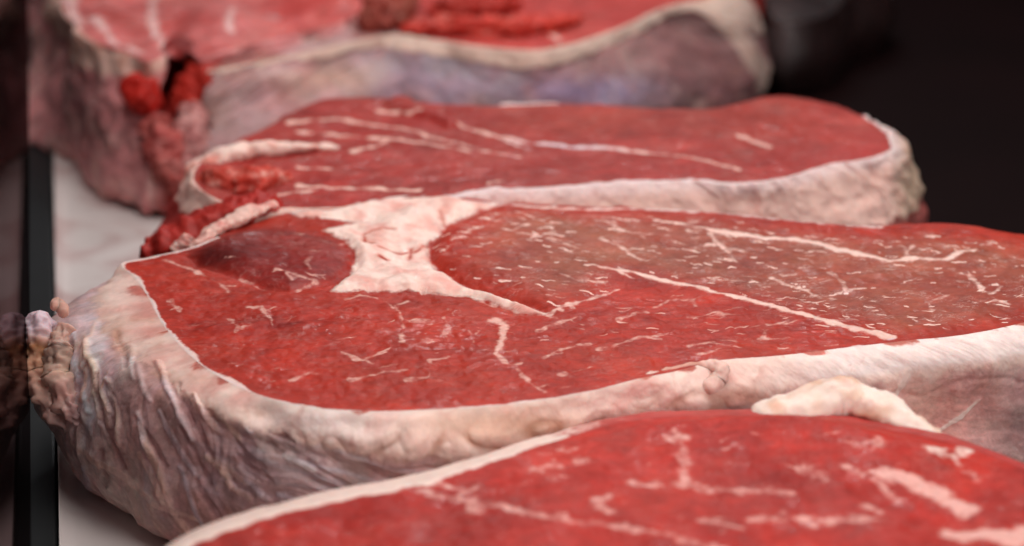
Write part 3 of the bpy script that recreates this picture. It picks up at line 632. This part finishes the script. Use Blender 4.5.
# ================================================================== the steak behind the sharp one
def second_steak():
    rim = [(196, 182), (205, 160), (238, 142), (280, 120), (320, 100), (380, 98), (440, 104), (520, 106), (620, 106), (720, 108), (765, 97), (805, 99), (850, 111), (878, 128), (890, 148),
           (868, 158), (830, 164), (780, 178), (730, 183), (690, 180), (600, 185), (500, 190), (400, 203), (300, 208), (230, 204)]
    l1 = [(180, 200), (200, 172), (240, 156), (320, 120), (440, 118), (620, 120), (740, 120), (850, 125), (900, 150), (902, 172), (868, 184), (800, 200), (730, 207), (690, 207), (600, 212), (500, 217), (400, 228), (300, 240), (215, 238)]
    l2 = [(140, 275), (160, 240), (230, 205), (320, 165), (440, 160), (620, 160), (760, 160), (880, 175), (918, 200), (910, 226), (860, 246), (780, 258), (690, 263), (600, 267), (400, 285), (300, 297), (200, 300)]
    l3 = [(140, 320), (165, 285), (230, 245), (320, 210), (440, 205), (620, 205), (760, 205), (880, 220), (915, 245), (905, 275), (860, 292), (780, 302), (690, 308), (600, 312), (400, 330), (300, 342), (200, 345)]
    loops = [[(x, y, T) for x, y in rim], [(x, y, 4.2) for x, y in l1], [(x, y, 2.4) for x, y in l2], [(x, y, .7) for x, y in l3], under(.93, .02)]
    s = Slab((560, 150, T), loops, 150, (22, 30, 24, 6), 1200)
    X, Y, Z = s.P[..., 0], s.P[..., 1], s.P[..., 2]; bx, by, t = s.bx, s.by, s.t
    s.col[:] = hexc('9a322d')
    s.mix(sstep(420, 560, bx) * sstep(160, 120, by) * 0.6, hexc('9a3428')); s.mix(sstep(780, 860, bx) * .5, hexc('ae3a38'))
    s.mix(sstep(0, .4, fbm(X * .3 + 2, Y * .5, 0 * X, 3)) * .35, hexc('822622'))
    s.mix(blob(s, 440, 122, 50, 10) * .5, hexc('8f2320'))
    s.fcol[:] = hexc('e3b3a6')
    for v in ([(420, 108, 3), (450, 122, 4), (500, 138, 5), (530, 150, 4)], [(290, 122, 4), (340, 120, 5), (400, 128, 5), (440, 138, 5), (480, 150, 4), (520, 157, 2)], [(300, 132, 4), (350, 136, 6), (400, 140, 5), (470, 152, 4)],
              [(355, 152, 5), (375, 146, 6), (390, 140, 4)], [(240, 150, 5), (290, 146, 7), (330, 143, 5)], [(505, 138, 4), (540, 143, 9), (575, 147, 12), (610, 148, 7), (650, 152, 4), (700, 160, 4), (740, 170, 4)],
              [(735, 135, 3), (755, 140, 7), (770, 146, 4)], [(300, 186, 6), (360, 190, 6), (420, 189, 5)], [(215, 160, 6), (235, 152, 12), (275, 148, 12), (315, 145, 6)],
              [(300, 166, 4), (330, 168, 5)], [(280, 195, 4), (320, 190, 4)], [(380, 110, 3), (420, 116, 4)], [(490, 183, 3), (500, 181, 3)]):
        s.vein(v, 2.6, 8)
    s.mixf(blob(s, 565, 146, 60, 10), hexc('d9c3c8'))  # bluish wet highlight painted over the pale vein
    s.mixf(blob(s, 250, 168, 45, 25) * .5, hexc('efc9ba'))
    A = s.a; dz = np.maximum(T - Z, 0); wl = t > 1.0; wall = sstep(.98, 1.12, t)
    rimd = s.rd
    wr = np.interp(bx, [300, 440, 500, 600, 700, 800, 900], [-8, 4, 14, 12, 5, -2, -8]) + 5 * s.vn
    s.fat = np.where(~wl & (s.rimy > 140), np.maximum(s.fat, np.clip(.5 - (rimd - wr) / 7, -1, 1)), s.fat)
    s.mixf((~wl) * .6 * sstep(30, 5, rimd) * (bx > 440), hexc('d8c6cc'))  # bluish-white wet highlight painted into the fat along the front rim
    s.col = np.where(wl[..., None], hexc('96504c'), s.col)
    s.mix(wl * sstep(300, 200, bx), hexc('9c2f2c'))
    bw = np.interp(bx, [150, 300, 420, 600, 690, 800, 915], [.9, .7, .9, 1.4, 1.9, 2.1, 2.2]) + .3 * fbm(A, Z * .5, 0 * Z, 2)
    fr = np.where(bx > 560, sstep(110, 132, s.rimy), 1.0) * np.where(bx < 500, sstep(130, 175, s.rimy), 1.0); bw = bw * fr - .6 * (1 - fr)
    band = sstep(bw + .3, bw - .2, dz) * wl
    s.mix(wl * (1 - fr), hexc('a03430'))
    s.fat = np.where(wl, np.clip(band * 1.6 - .6, -1, 1), s.fat)
    s.fcol = np.where(wl[..., None], hexc('e0b8ac'), s.fcol)
    s.mixf(wl * sstep(.0, .5, fbm(A * 1.1, Z * .6, 0 * Z, 3)) * .6, hexc('c88f86')); s.mixf(wl * sstep(880, 912, bx) * .8, hexc('a58f78'))
    s.mixf(wl * sstep(.6, 0, dz) * (bx > 440) * .6, hexc('dccdd0'))  # same painted rim highlight, carried onto the top of the wall
    d = wall * (.10 * band + .16 * (ridge(A * .9, Z * .5 + A * .3, 0 * Z, 2) - .4) * sstep(700, 780, bx) + .2 * fbm(A * 1.0, Z * 1.2, 0 * Z, 4) * (1 + sstep(840, 890, bx)))
    d += wall * sstep(330, 220, bx) * .3 * fbm(A * .5, Z * .6, 0 * Z + 1, 2)
    rel = (.14 * fbm(X * .4, Y * .6, 0 * X + 6, 3) + .06 * fbm(X * 1.8, Y * 1.5, 0 * X + 50, 3) + .25 * sstep(5, -5, pdist(bx, by, [(400, 106, 12), (450, 125, 6)], 2.4)) + .25 * fbm(X * .5, Y * .5, 0 * X, 2) * sstep(300, 240, bx)) * sstep(1.0, .9, t)
    s.marb = np.where(t <= 1, .5, 0.0); s.wet[:] = .2
    s.P[..., 2] += rel * (~wl); s.refresh(); s.push(d)
    root = root_at('beef_steak', 'steak just behind the sharp one, white fat edge rounding its right end', 'steak', (s.c[0], s.c[1], 0), GROUP)
    s.link(root, {0: 'cut_face', 1: 'fat_edge'}, MEAT)
    # torn wedge of lean and fat hanging from its left end
    tube('torn_wedge', root, MEAT, [at_z(285, 210, 4.9), at_z(250, 215, 4.7), at_z(210, 232, 4.3), at_z(170, 248, 4.0), at_z(140, 262, 3.6)], [.5, .95, 1.1, 1.0, .5], hexc('a02822'), hexc('e6bcb0'), -.05, 6, .2, fine=.4, squash=.7)
    tube('fat_strip', root, MEAT, [at_z(275, 203, 5.3), at_z(245, 215, 5.25), at_z(215, 231, 5.0), at_z(190, 250, 4.6)], [.25, .38, .36, .2], RED, hexc('e6bcb0'), .9, 16, .1, squash=.5, tint=hexc('d8938a'))
    tube('fat_strip', root, MEAT, [at_z(340, 147, 5.1), at_z(285, 148, 5.2), at_z(238, 153, 5.1), at_z(204, 166, 4.8), at_z(192, 182, 4.5)], [.15, .4, .55, .5, .3], RED, hexc('f2d2c6'), .95, 8, .12, fine=.3, squash=.6, tint=hexc('d98a7c'))
    tube('torn_lean', root, MEAT, [at_z(290, 176, 5.0), at_z(250, 184, 5.0), at_z(215, 184, 4.8), at_z(188, 196, 4.4)], [.4, .75, .75, .4], hexc('b4382c'), hexc('eec4b6'), .3, 18, .2, fine=.4, squash=.7)
    tube('fat_nub', root, MEAT, [at_z(178, 258, 4.0), at_z(186, 248, 4.3), at_z(193, 240, 4.5)], [.3, .45, .3], hexc('c0302a'), hexc('e8bfb4'), .6, 12, .1)

# ================================================================== the grey-sided steak further back
def third_steak():
    rim = [(203, 70), (228, 62), (262, 49), (320, 38), (372, 37), (400, 34), (440, 40), (480, 46), (545, 49), (590, 38), (640, 18), (680, 3), (700, 0), (712, -15), (700, -45), (600, -70), (480, -50), (400, -20), (330, -10), (250, 8), (206, 38)]
    l1 = [(204, 95), (230, 82), (300, 58), (372, 58), (440, 62), (545, 70), (600, 58), (680, 22), (728, 18), (742, -10), (715, -40), (600, -62), (480, -40), (400, -5), (330, 5), (240, 22), (202, 55)]
    l2 = [(204, 150), (230, 130), (300, 106), (400, 106), (545, 115), (640, 98), (720, 66), (755, 55), (760, 28), (735, 0), (600, -20), (480, 0), (400, 35), (330, 45), (230, 62), (200, 95)]
    l3 = [(210, 195), (230, 172), (300, 146), (400, 146), (545, 152), (640, 136), (730, 104), (760, 90), (765, 65), (735, 35), (600, 18), (480, 40), (400, 75), (330, 85), (230, 102), (202, 138)]
    loops = [[(x, y, T) for x, y in rim], [(x, y, 4.2) for x, y in l1], [(x, y, 2.4) for x, y in l2], [(x, y, .7) for x, y in l3], under(.95, .02)]
    s = Slab((450, 12, T), loops, 90, (22, 30, 24, 6), 1000)
    X, Y, Z = s.P[..., 0], s.P[..., 1], s.P[..., 2]; bx, by, t = s.bx, s.by, s.t
    A = s.a; dz = np.maximum(T - Z, 0); wl = t > 1.0; wall = sstep(.98, 1.12, t)
    s.col[:] = hexc('b43e3a'); s.mix(sstep(0, .4, fbm(X * .5, Y * .5, 0 * X, 2)) * .5, hexc('a83028'))
    s.mix(sstep(420, 390, bx), hexc('b88888'))
    s.fcol[:] = hexc('dcaea2')
    for v in ([(440, 25, 6), (500, 28, 7), (570, 18, 6)], [(545, 30, 5), (560, 40, 6)], [(430, 22, 4), (445, 14, 6)]): s.vein(v, 2.6, 9)
    s.col = np.where(wl[..., None], hexc('98706f'), s.col)
    s.mix(wl * sstep(420, 340, bx) * .8, hexc('b88a8c'))
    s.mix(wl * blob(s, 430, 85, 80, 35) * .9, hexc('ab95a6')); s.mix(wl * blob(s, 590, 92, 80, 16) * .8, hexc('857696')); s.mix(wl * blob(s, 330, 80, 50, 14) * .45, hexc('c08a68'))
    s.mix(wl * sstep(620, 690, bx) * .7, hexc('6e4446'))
    s.mix(wl * sstep(0, .5, fbm(A * .8, Z * 1.2, 0 * Z, 3)) * .4, hexc('b5837c')); s.mix(wl * (bx < 420) * sstep(-.1, .3, fbm(X * .4, Y * .4, Z * .6 + 7, 3)) * .6, hexc('9a6a64'))
    bw = np.interp(bx, [200, 280, 380, 420, 520, 600, 690, 730, 770], [.2, .25, .5, .6, .75, .55, .4, .9, 2.5]) + .15 * fbm(A, Z * .5, 0 * Z, 2)
    side = pdist(bx, by, [(700, 2, 8), (735, 32, 10), (762, 75, 10), (768, 100, 9)], 1.0)
    band = np.maximum(sstep(bw + .15, bw - .15, dz), sstep(6, -6, side)) * wl
    s.fat = np.where(wl, np.clip(band * 1.6 - .6, -1, 1), s.fat)
    s.fcol = np.where(wl[..., None], hexc('d4b8aa'), s.fcol); s.mixf(wl * sstep(700, 760, bx), hexc('a88e84'))
    d = wall * (.1 * band + .25 * fbm(A * .7, Z * 1.0, 0 * Z, 3)) + wall * .25 * blob(s, 310, 82, 90, 14)
    s.mix((~wl) * sstep(425, 385, bx) * sstep(-.2, .3, fbm(X * .4, Y * .4, 0 * X + 4, 2)), hexc('a0605a')); s.wet[:] = .1; s.marb = np.where((t <= 1) & (bx > 420), .3, 0.)
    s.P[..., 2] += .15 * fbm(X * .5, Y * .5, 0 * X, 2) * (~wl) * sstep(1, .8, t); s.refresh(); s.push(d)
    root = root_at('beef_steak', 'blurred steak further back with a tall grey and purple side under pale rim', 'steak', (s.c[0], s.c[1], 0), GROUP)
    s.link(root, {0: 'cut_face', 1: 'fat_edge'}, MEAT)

    tube('torn_lean', root, MEAT, [at_z(398, 30, 5.1), at_z(450, 26, 5.3), at_z(520, 27, 5.3), at_z(585, 16, 5.2)], [.4, .7, .7, .35], hexc('c03a30'), hexc('e0a89c'), .25, 41, .25, fine=.4, squash=.6)
    tube('torn_lean', root, MEAT, [at_z(362, 26, 5.3), at_z(385, 12, 5.6), at_z(410, -8, 5.6)], [.5, .8, .6], hexc('8c3a30'), hexc('c89080'), .3, 43, .3, fine=.4)
    tube('torn_lean', root, MEAT, [at_z(425, 14, 5.3), at_z(470, 6, 5.5), at_z(520, 0, 5.4)], [.4, .7, .4], hexc('a83028'), hexc('e0a89c'), .1, 45, .25, fine=.4)

# ================================================================== the cut at the back left
def back_steak():
    rim = [(50, -30), (62, 0), (74, 22), (96, 42), (130, 54), (150, 62), (172, 52), (184, 48), (200, 58), (222, 50), (260, 42), (300, 33), (345, 20), (372, 5), (400, -20), (380, -60), (300, -100), (150, -100), (60, -70)]
    l1 = [(50, 0), (62, 35), (88, 72), (128, 88), (160, 92), (185, 72), (205, 84), (222, 78), (300, 62), (380, 30), (415, -5), (390, -40), (300, -80), (150, -80), (50, -50)]
    l2 = [(52, 60), (62, 98), (92, 128), (140, 148), (175, 150), (190, 128), (205, 130), (222, 118), (300, 102), (380, 70), (415, 35), (390, 0), (300, -40), (150, -40), (50, 0)]
    l3 = [(70, 150), (85, 172), (115, 192), (150, 206), (180, 205), (192, 178), (205, 172), (222, 158), (300, 142), (380, 110), (415, 75), (390, 40), (300, 0), (150, 0), (75, 60)]
    loops = [[(x, y, 5.4) for x, y in rim], [(x, y, 4.2) for x, y in l1], [(x, y, 2.4) for x, y in l2], [(x, y, .5) for x, y in l3], under(.95, .02)]
    s = Slab((220, -10, 5.4), loops, 90, (24, 30, 26, 6), 1000)
    X, Y, Z = s.P[..., 0], s.P[..., 1], s.P[..., 2]; bx, by, t = s.bx, s.by, s.t
    A = s.a; dz = np.maximum(T - Z, 0); wl = t > 1.0; wall = sstep(.98, 1.12, t)
    s.col[:] = hexc('c46664'); s.mix(sstep(-.1, .4, fbm(X * .4, Y * .4, 0 * X, 2)) * .6, hexc('b0403c')); s.mix(sstep(240, 320, bx) * .5, hexc('cc4440'))
    s.fcol[:] = hexc('dfb0ac')
    for v in ([(160, -20, 8), (152, 15, 9), (160, 40, 9), (166, 62, 6)], [(230, 30, 5), (235, 10, 7)], [(95, 20, 8), (110, 40, 10), (140, 52, 10)], [(68, 0, 10), (80, 25, 10)]): s.vein(v, 2.2, 12)
    s.col = np.where(wl[..., None], hexc('d88e8e'), s.col)
    s.mix(wl * sstep(0, .5, fbm(A * .7, Z * .7, 0 * Z, 3)) * .6, hexc('ecb8b0')); s.mix(wl * blob(s, 75, 105, 40, 30) * .5, hexc('8a5458'))
    s.mix(wl * sstep(150, 172, bx) * sstep(40, 80, by), hexc('a02420'))
    s.mix(wl * blob(s, 185, 150, 22, 35) * .7, hexc('b06a68'))
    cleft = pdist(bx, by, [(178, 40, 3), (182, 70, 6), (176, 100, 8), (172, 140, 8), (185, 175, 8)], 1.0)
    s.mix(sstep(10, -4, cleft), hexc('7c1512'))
    bw = np.interp(bx, [40, 90, 140, 165, 180], [1.0, .9, .5, .1, -.4]) + .3 * fbm(A, Z * .5, 0 * Z, 2)
    band = sstep(bw + .3, bw - .3, dz) * wl
    s.fat = np.where(wl, np.clip(band * 1.4 - .6, -1, 1), s.fat)
    s.fcol = np.where(wl[..., None], hexc('dcb2a4'), s.fcol); s.mixf(wl * sstep(0, .4, fbm(A * 1.2, Z, 0 * Z, 2)) * .6, hexc('d0907c'))
    d = wall * (.45 * fbm(A * .55, Z * .6, 0 * Z + 9, 3) + .1 * band) - .75 * sstep(12, -6, cleft) * sstep(.9, 1.05, t)
    d += .5 * blob(s, 142, 98, 12, 12) * wall + .5 * blob(s, 200, 98, 14, 12) * wall + .3 * blob(s, 195, 135, 10, 16) * wall
    s.mix(blob(s, 142, 98, 14, 13) * 1.2 * wl, hexc('b01c16')); s.mix(blob(s, 198, 96, 18, 13) * 1.2 * wl, hexc('c0281f'))
    s.wet[:] = .2; s.marb = np.where(t <= 1, .2, 0.)
    s.P[..., 2] += (.9 * fbm(X * .3, Y * .3, 0 * X + 3, 3)) * (~wl) * sstep(1, .8, t); s.refresh(); s.push(d + wall * .35 * fbm(X * .35 + 5, Y * .35, Z * .5, 2))
    root = root_at('beef_steak', 'thick blurred cut at the back left with a dark red cleft', 'steak', (s.c[0], s.c[1], 0), GROUP)
    s.link(root, {0: 'cut_face', 1: 'fat_edge'}, MEAT)
    g = lambda x, y, dd: at_ground(x, y, dd)
    tube('torn_lean', root, MEAT, [g(213, 62, 95), g(204, 82, 93.5), g(190, 100, 93), g(172, 108, 93)], [.6, .8, .8, .5], hexc('ac2a20'), hexc('d8786c'), -.3, 31, .24, fine=.35)
    tube('torn_lean', root, MEAT, [g(200, 105, 92.5), g(192, 135, 91.5), g(188, 165, 90.5), g(192, 192, 89.5)], [.5, .75, .7, .4], hexc('b06a68'), hexc('d8a8a4'), .4, 34, .26, fine=.35)
    tube('torn_lean', root, MEAT, [g(128, 88, 93), g(142, 96, 92.2), g(158, 110, 92)], [.5, .7, .45], hexc('b02018'), hexc('d8786c'), -.3, 36, .2, fine=.3)
    tube('torn_lean', root, MEAT, [g(150, 118, 91.8), g(160, 145, 91), g(172, 172, 90.2), g(180, 196, 89.5)], [.5, .8, .7, .4], hexc('a84a46'), hexc('d89a94'), .3, 38, .28, fine=.35)


# ================================================================== last sliver of meat at the top
def dark_lump():
    rim = [(745, -40), (762, 0), (785, 22), (820, 16), (850, -10), (850, -45), (820, -75), (770, -70)]
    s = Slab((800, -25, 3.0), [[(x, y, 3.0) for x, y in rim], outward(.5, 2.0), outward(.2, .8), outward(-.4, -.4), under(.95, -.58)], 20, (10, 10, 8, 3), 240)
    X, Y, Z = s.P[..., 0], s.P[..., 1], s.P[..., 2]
    s.col[:] = hexc('1c0c0c'); s.mix(blob(s, 778, 34, 20, 28) * .9, hexc('554848')); s.fcol[:] = hexc('554848'); s.wet[:] = 0  # lack of light painted as near-black meat with a greyer patch
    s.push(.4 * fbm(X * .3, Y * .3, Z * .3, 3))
    root = root_at('dark_cut', 'dark cut of meat at the back of the case, dimness painted into its colour', 'meat cut', (s.c[0], s.c[1], -.58))
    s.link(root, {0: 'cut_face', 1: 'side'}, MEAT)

def far_steak():
    rim = [(690, -48), (716, -26), (742, -18), (758, -28), (758, -50), (740, -90), (700, -105), (670, -85)]
    loops = [[(x, y, T) for x, y in rim], outward(.25, 4.0), outward(.1, 2.4), outward(-.2, .6), under(.95, .02)]
    s = Slab((718, -60, T), loops, 30, (10, 14, 12, 4), 300)
    X, Y, Z = s.P[..., 0], s.P[..., 1], s.P[..., 2]; t = s.t
    s.col[:] = hexc('b02018'); s.mix(sstep(-.1, .4, fbm(X * .5, Y * .5, Z * .5, 2)) * .6, hexc('7a1814')); s.fcol[:] = hexc('d49084')
    s.fat = np.where(t > 1, .35 * fbm(X, Y, Z, 2), -1.); s.wet[:] = .3
    s.push(.2 * fbm(X * .6, Y * .6, Z * .6, 2) * (t > .8))
    root = root_at('beef_steak', 'farthest sliver of dark red meat behind the pale rimmed grey sided steak', 'steak', (s.c[0], s.c[1], 0), GROUP)
    s.link(root, {0: 'cut_face', 1: 'fat_edge'}, MEAT)

main_steak(); front_steak(); second_steak(); third_steak(); back_steak(); far_steak(); dark_lump()

# ------------------------------------------------------------------ the case
def mesh_obj(name, verts, faces, mat, parent=None, smooth=False):
    me = bpy.data.meshes.new(name); base = np.array(parent.location) / CM if parent else np.zeros(3)
    me.from_pydata([tuple((np.array(v) - base) * CM) for v in verts], [], faces); me.materials.append(mat)
    if smooth: me.polygons.foreach_set('use_smooth', np.ones(len(faces), bool))
    me.update(); o = bpy.data.objects.new(name, me); bpy.context.scene.collection.objects.link(o); o.parent = parent
    return o
def box(x0, x1, y0, y1, z0, z1):
    v = [(x, y, z) for z in (z0, z1) for x, y in ((x0, y0), (x1, y0), (x1, y1), (x0, y1))]
    return v, [(3, 2, 1, 0), (4, 5, 6, 7), (0, 1, 5, 4), (1, 2, 6, 5), (2, 3, 7, 6), (3, 0, 4, 7)]

fl = mesh_obj('floor', *box(-40, 140, 10, 260, -1.6, -0.6), plain('case_black', (0.006, 0.0016, 0.0017), .7, .05, var=.4, scale=12)); fl['kind'] = 'structure'
fl['label'] = 'black floor of the display case fading into darkness'

liner_mat = plain('white_liner', (0.72, 0.64, 0.62), .45, .3, var=.06, scale=18)
_nt = liner_mat.node_tree; _b = _nt.nodes['Principled BSDF']; _src = _b.inputs['Base Color'].links[0].from_socket
_tc = N_(_nt, 'ShaderNodeTexCoord'); _n = N_(_nt, 'ShaderNodeTexNoise'); _n.inputs['Scale'].default_value = 26; _n.inputs['Detail'].default_value = 5; _n.inputs['Distortion'].default_value = 1.2
_nt.links.new(_tc.outputs['Object'], _n.inputs['Vector']); _m = N_(_nt, 'ShaderNodeMapRange', interpolation_type='SMOOTHSTEP')
_m.inputs['From Min'].default_value = .46; _m.inputs['From Max'].default_value = .72; _m.inputs['To Max'].default_value = .7; _nt.links.new(_n.outputs['Fac'], _m.inputs['Value'])
_x = N_(_nt, 'ShaderNodeMix', data_type='RGBA'); _nt.links.new(_m.outputs[0], _x.inputs['Factor']); _nt.links.new(_src, _x.inputs[6]); _x.inputs[7].default_value = (.46, .25, .24, 1)
_nt.links.new(_x.outputs[2], _b.inputs['Base Color'])

# white liner under the meat, a thin sheet with a turned-up left edge
nx, ny = 60, 160; V = []; Fc = []
for lay in (0, 1):
    for j in range(ny + 1):
        for i in range(nx + 1):
            u = i / nx; x = -1.5 + 25 * u ** 1.6; y = 44 + 76 * j / ny
            curl = 0.35 * max(0, 1 - (x + 1.5) / 0.45) ** 2
            V.append((x, y, -0.05 + curl - lay * 0.06 + 0.02 * math.sin(y * .7 + x)))
W = (nx + 1) * (ny + 1)
for j in range(ny):
    for i in range(nx):
        a = j * (nx + 1) + i; q = (a, a + 1, a + nx + 2, a + nx + 1)
        Fc.append(q); Fc.append(tuple(W + k for k in reversed(q)))
def edge(a, b): Fc.append((b, a, W + a, W + b))
for i in range(nx): edge(i, i + 1); edge(ny * (nx + 1) + i + 1, ny * (nx + 1) + i)
for j in range(ny): edge((j + 1) * (nx + 1), j * (nx + 1)); edge(j * (nx + 1) + nx, (j + 1) * (nx + 1) + nx)
ln = mesh_obj('tray_liner', V, Fc, liner_mat, None, True)
ln['label'] = 'white tray liner showing in the gap at the left under the steaks'; ln['category'] = 'liner'

rl = mesh_obj('rubber_rail', *box(-9.0, -1.56, 40, 200, -0.59, 0.12), plain('black_rubber', (0.012, 0.013, 0.014), .5, .35, var=.3, scale=80))
bv = rl.modifiers.new('bevel', 'BEVEL'); bv.width = 0.0012; bv.segments = 3
rl['label'] = 'black rubber rail running back along the left edge of the white liner'; rl['category'] = 'rail'

# dark glossy side panel; it stands upright and mirrors the hanging end of the sharp steak
touch = at_ground(27, 350, 66.0)
dirp = np.array([0.0, 1.0, 0.0]); nrm = np.array([dirp[1], -dirp[0], 0])
def on_panel(px, py):
    d = ray(px, py); k = ((touch - CAM) @ nrm) / (d @ nrm); return CAM + d * k
bot = on_panel(31, 552); topf = on_panel(28, -60)
g = (topf - bot) / (topf[2] - bot[2])
e0 = bot + g * (0.13 - bot[2]); e1 = bot + g * (26 - bot[2])
n0 = e0 - dirp * 26; n1 = np.array([n0[0], n0[1], 26.0])
fr = [n0, e0, e1, n1]; bk = [p - nrm * 0.5 for p in fr]
pm = bpy.data.materials.new('smoked_panel'); pm.use_nodes = True; nt = pm.node_tree
nt.nodes.remove(nt.nodes['Principled BSDF'])
gl = nt.nodes.new('ShaderNodeBsdfGlossy'); gl.inputs['Color'].default_value = (.19, .145, .15, 1); gl.inputs['Roughness'].default_value = .03
df = nt.nodes.new('ShaderNodeBsdfDiffuse'); df.inputs['Color'].default_value = (.01, .008, .008, 1)
mx = nt.nodes.new('ShaderNodeMixShader'); mx.inputs[0].default_value = .85
nt.links.new(df.outputs[0], mx.inputs[1]); nt.links.new(gl.outputs[0], mx.inputs[2]); nt.links.new(mx.outputs[0], nt.nodes['Material Output'].inputs[0])
pn = mesh_obj('side_panel', fr + bk, [(0, 1, 2, 3), (7, 6, 5, 4), (4, 5, 1, 0), (5, 6, 2, 1), (6, 7, 3, 2), (7, 4, 0, 3)], pm)
pn['label'] = 'dark glossy side panel at the far left mirroring the end of the sharp steak'; pn['category'] = 'panel'

# ------------------------------------------------------------------ case lamp, added front fill and rear glint light, world, camera
def area(name, loc, target, sx, sy, power, col=(1, 1, 1)):
    l = bpy.data.lights.new(name, 'AREA'); l.shape = 'RECTANGLE'; l.size = sx * CM; l.size_y = sy * CM; l.energy = power; l.color = col
    o = bpy.data.objects.new(name, l); bpy.context.scene.collection.objects.link(o)
    o.location = Vector(loc) * CM; o.rotation_euler = (Vector(target) - Vector(loc)).to_track_quat('-Z', 'Y').to_euler(); return o
area('case_lamp', (9, 70, 72), (12, 66, 5), 115, 36, 6.5, (1, .96, .93))
area('front_fill', (70, -8, 52), (18, 62, 4), 70, 40, 5.6, (1, .965, .95))  # added fill from the front right, beside the camera
area('rear_glint_light', (34, 150, 62), (16, 72, 5), 30, 7, 1.3, (.94, .97, 1))  # added low light behind the steaks, kept small for wet glints

w = bpy.data.worlds.new('World'); bpy.context.scene.world = w; w.use_nodes = True
w.node_tree.nodes['Background'].inputs[0].default_value = (.05, .045, .05, 1); w.node_tree.nodes['Background'].inputs[1].default_value = .4

cd = bpy.data.cameras.new('camera'); cam = bpy.data.objects.new('camera', cd); bpy.context.scene.collection.objects.link(cam)
cd.lens = 85; cd.sensor_width = 36; cd.clip_start = .01; cd.clip_end = 50
cam.location = Vector(CAM) * CM; cam.rotation_euler = (math.pi / 2 - PITCH, 0, -YAW)
cd.dof.use_dof = True; cd.dof.focus_distance = .69; cd.dof.aperture_fstop = 8.5
sc = bpy.context.scene; sc.camera = cam
sc.view_settings.view_transform = 'Standard'; sc.view_settings.look = 'None'; sc.view_settings.exposure = 0; sc.view_settings.gamma = 1
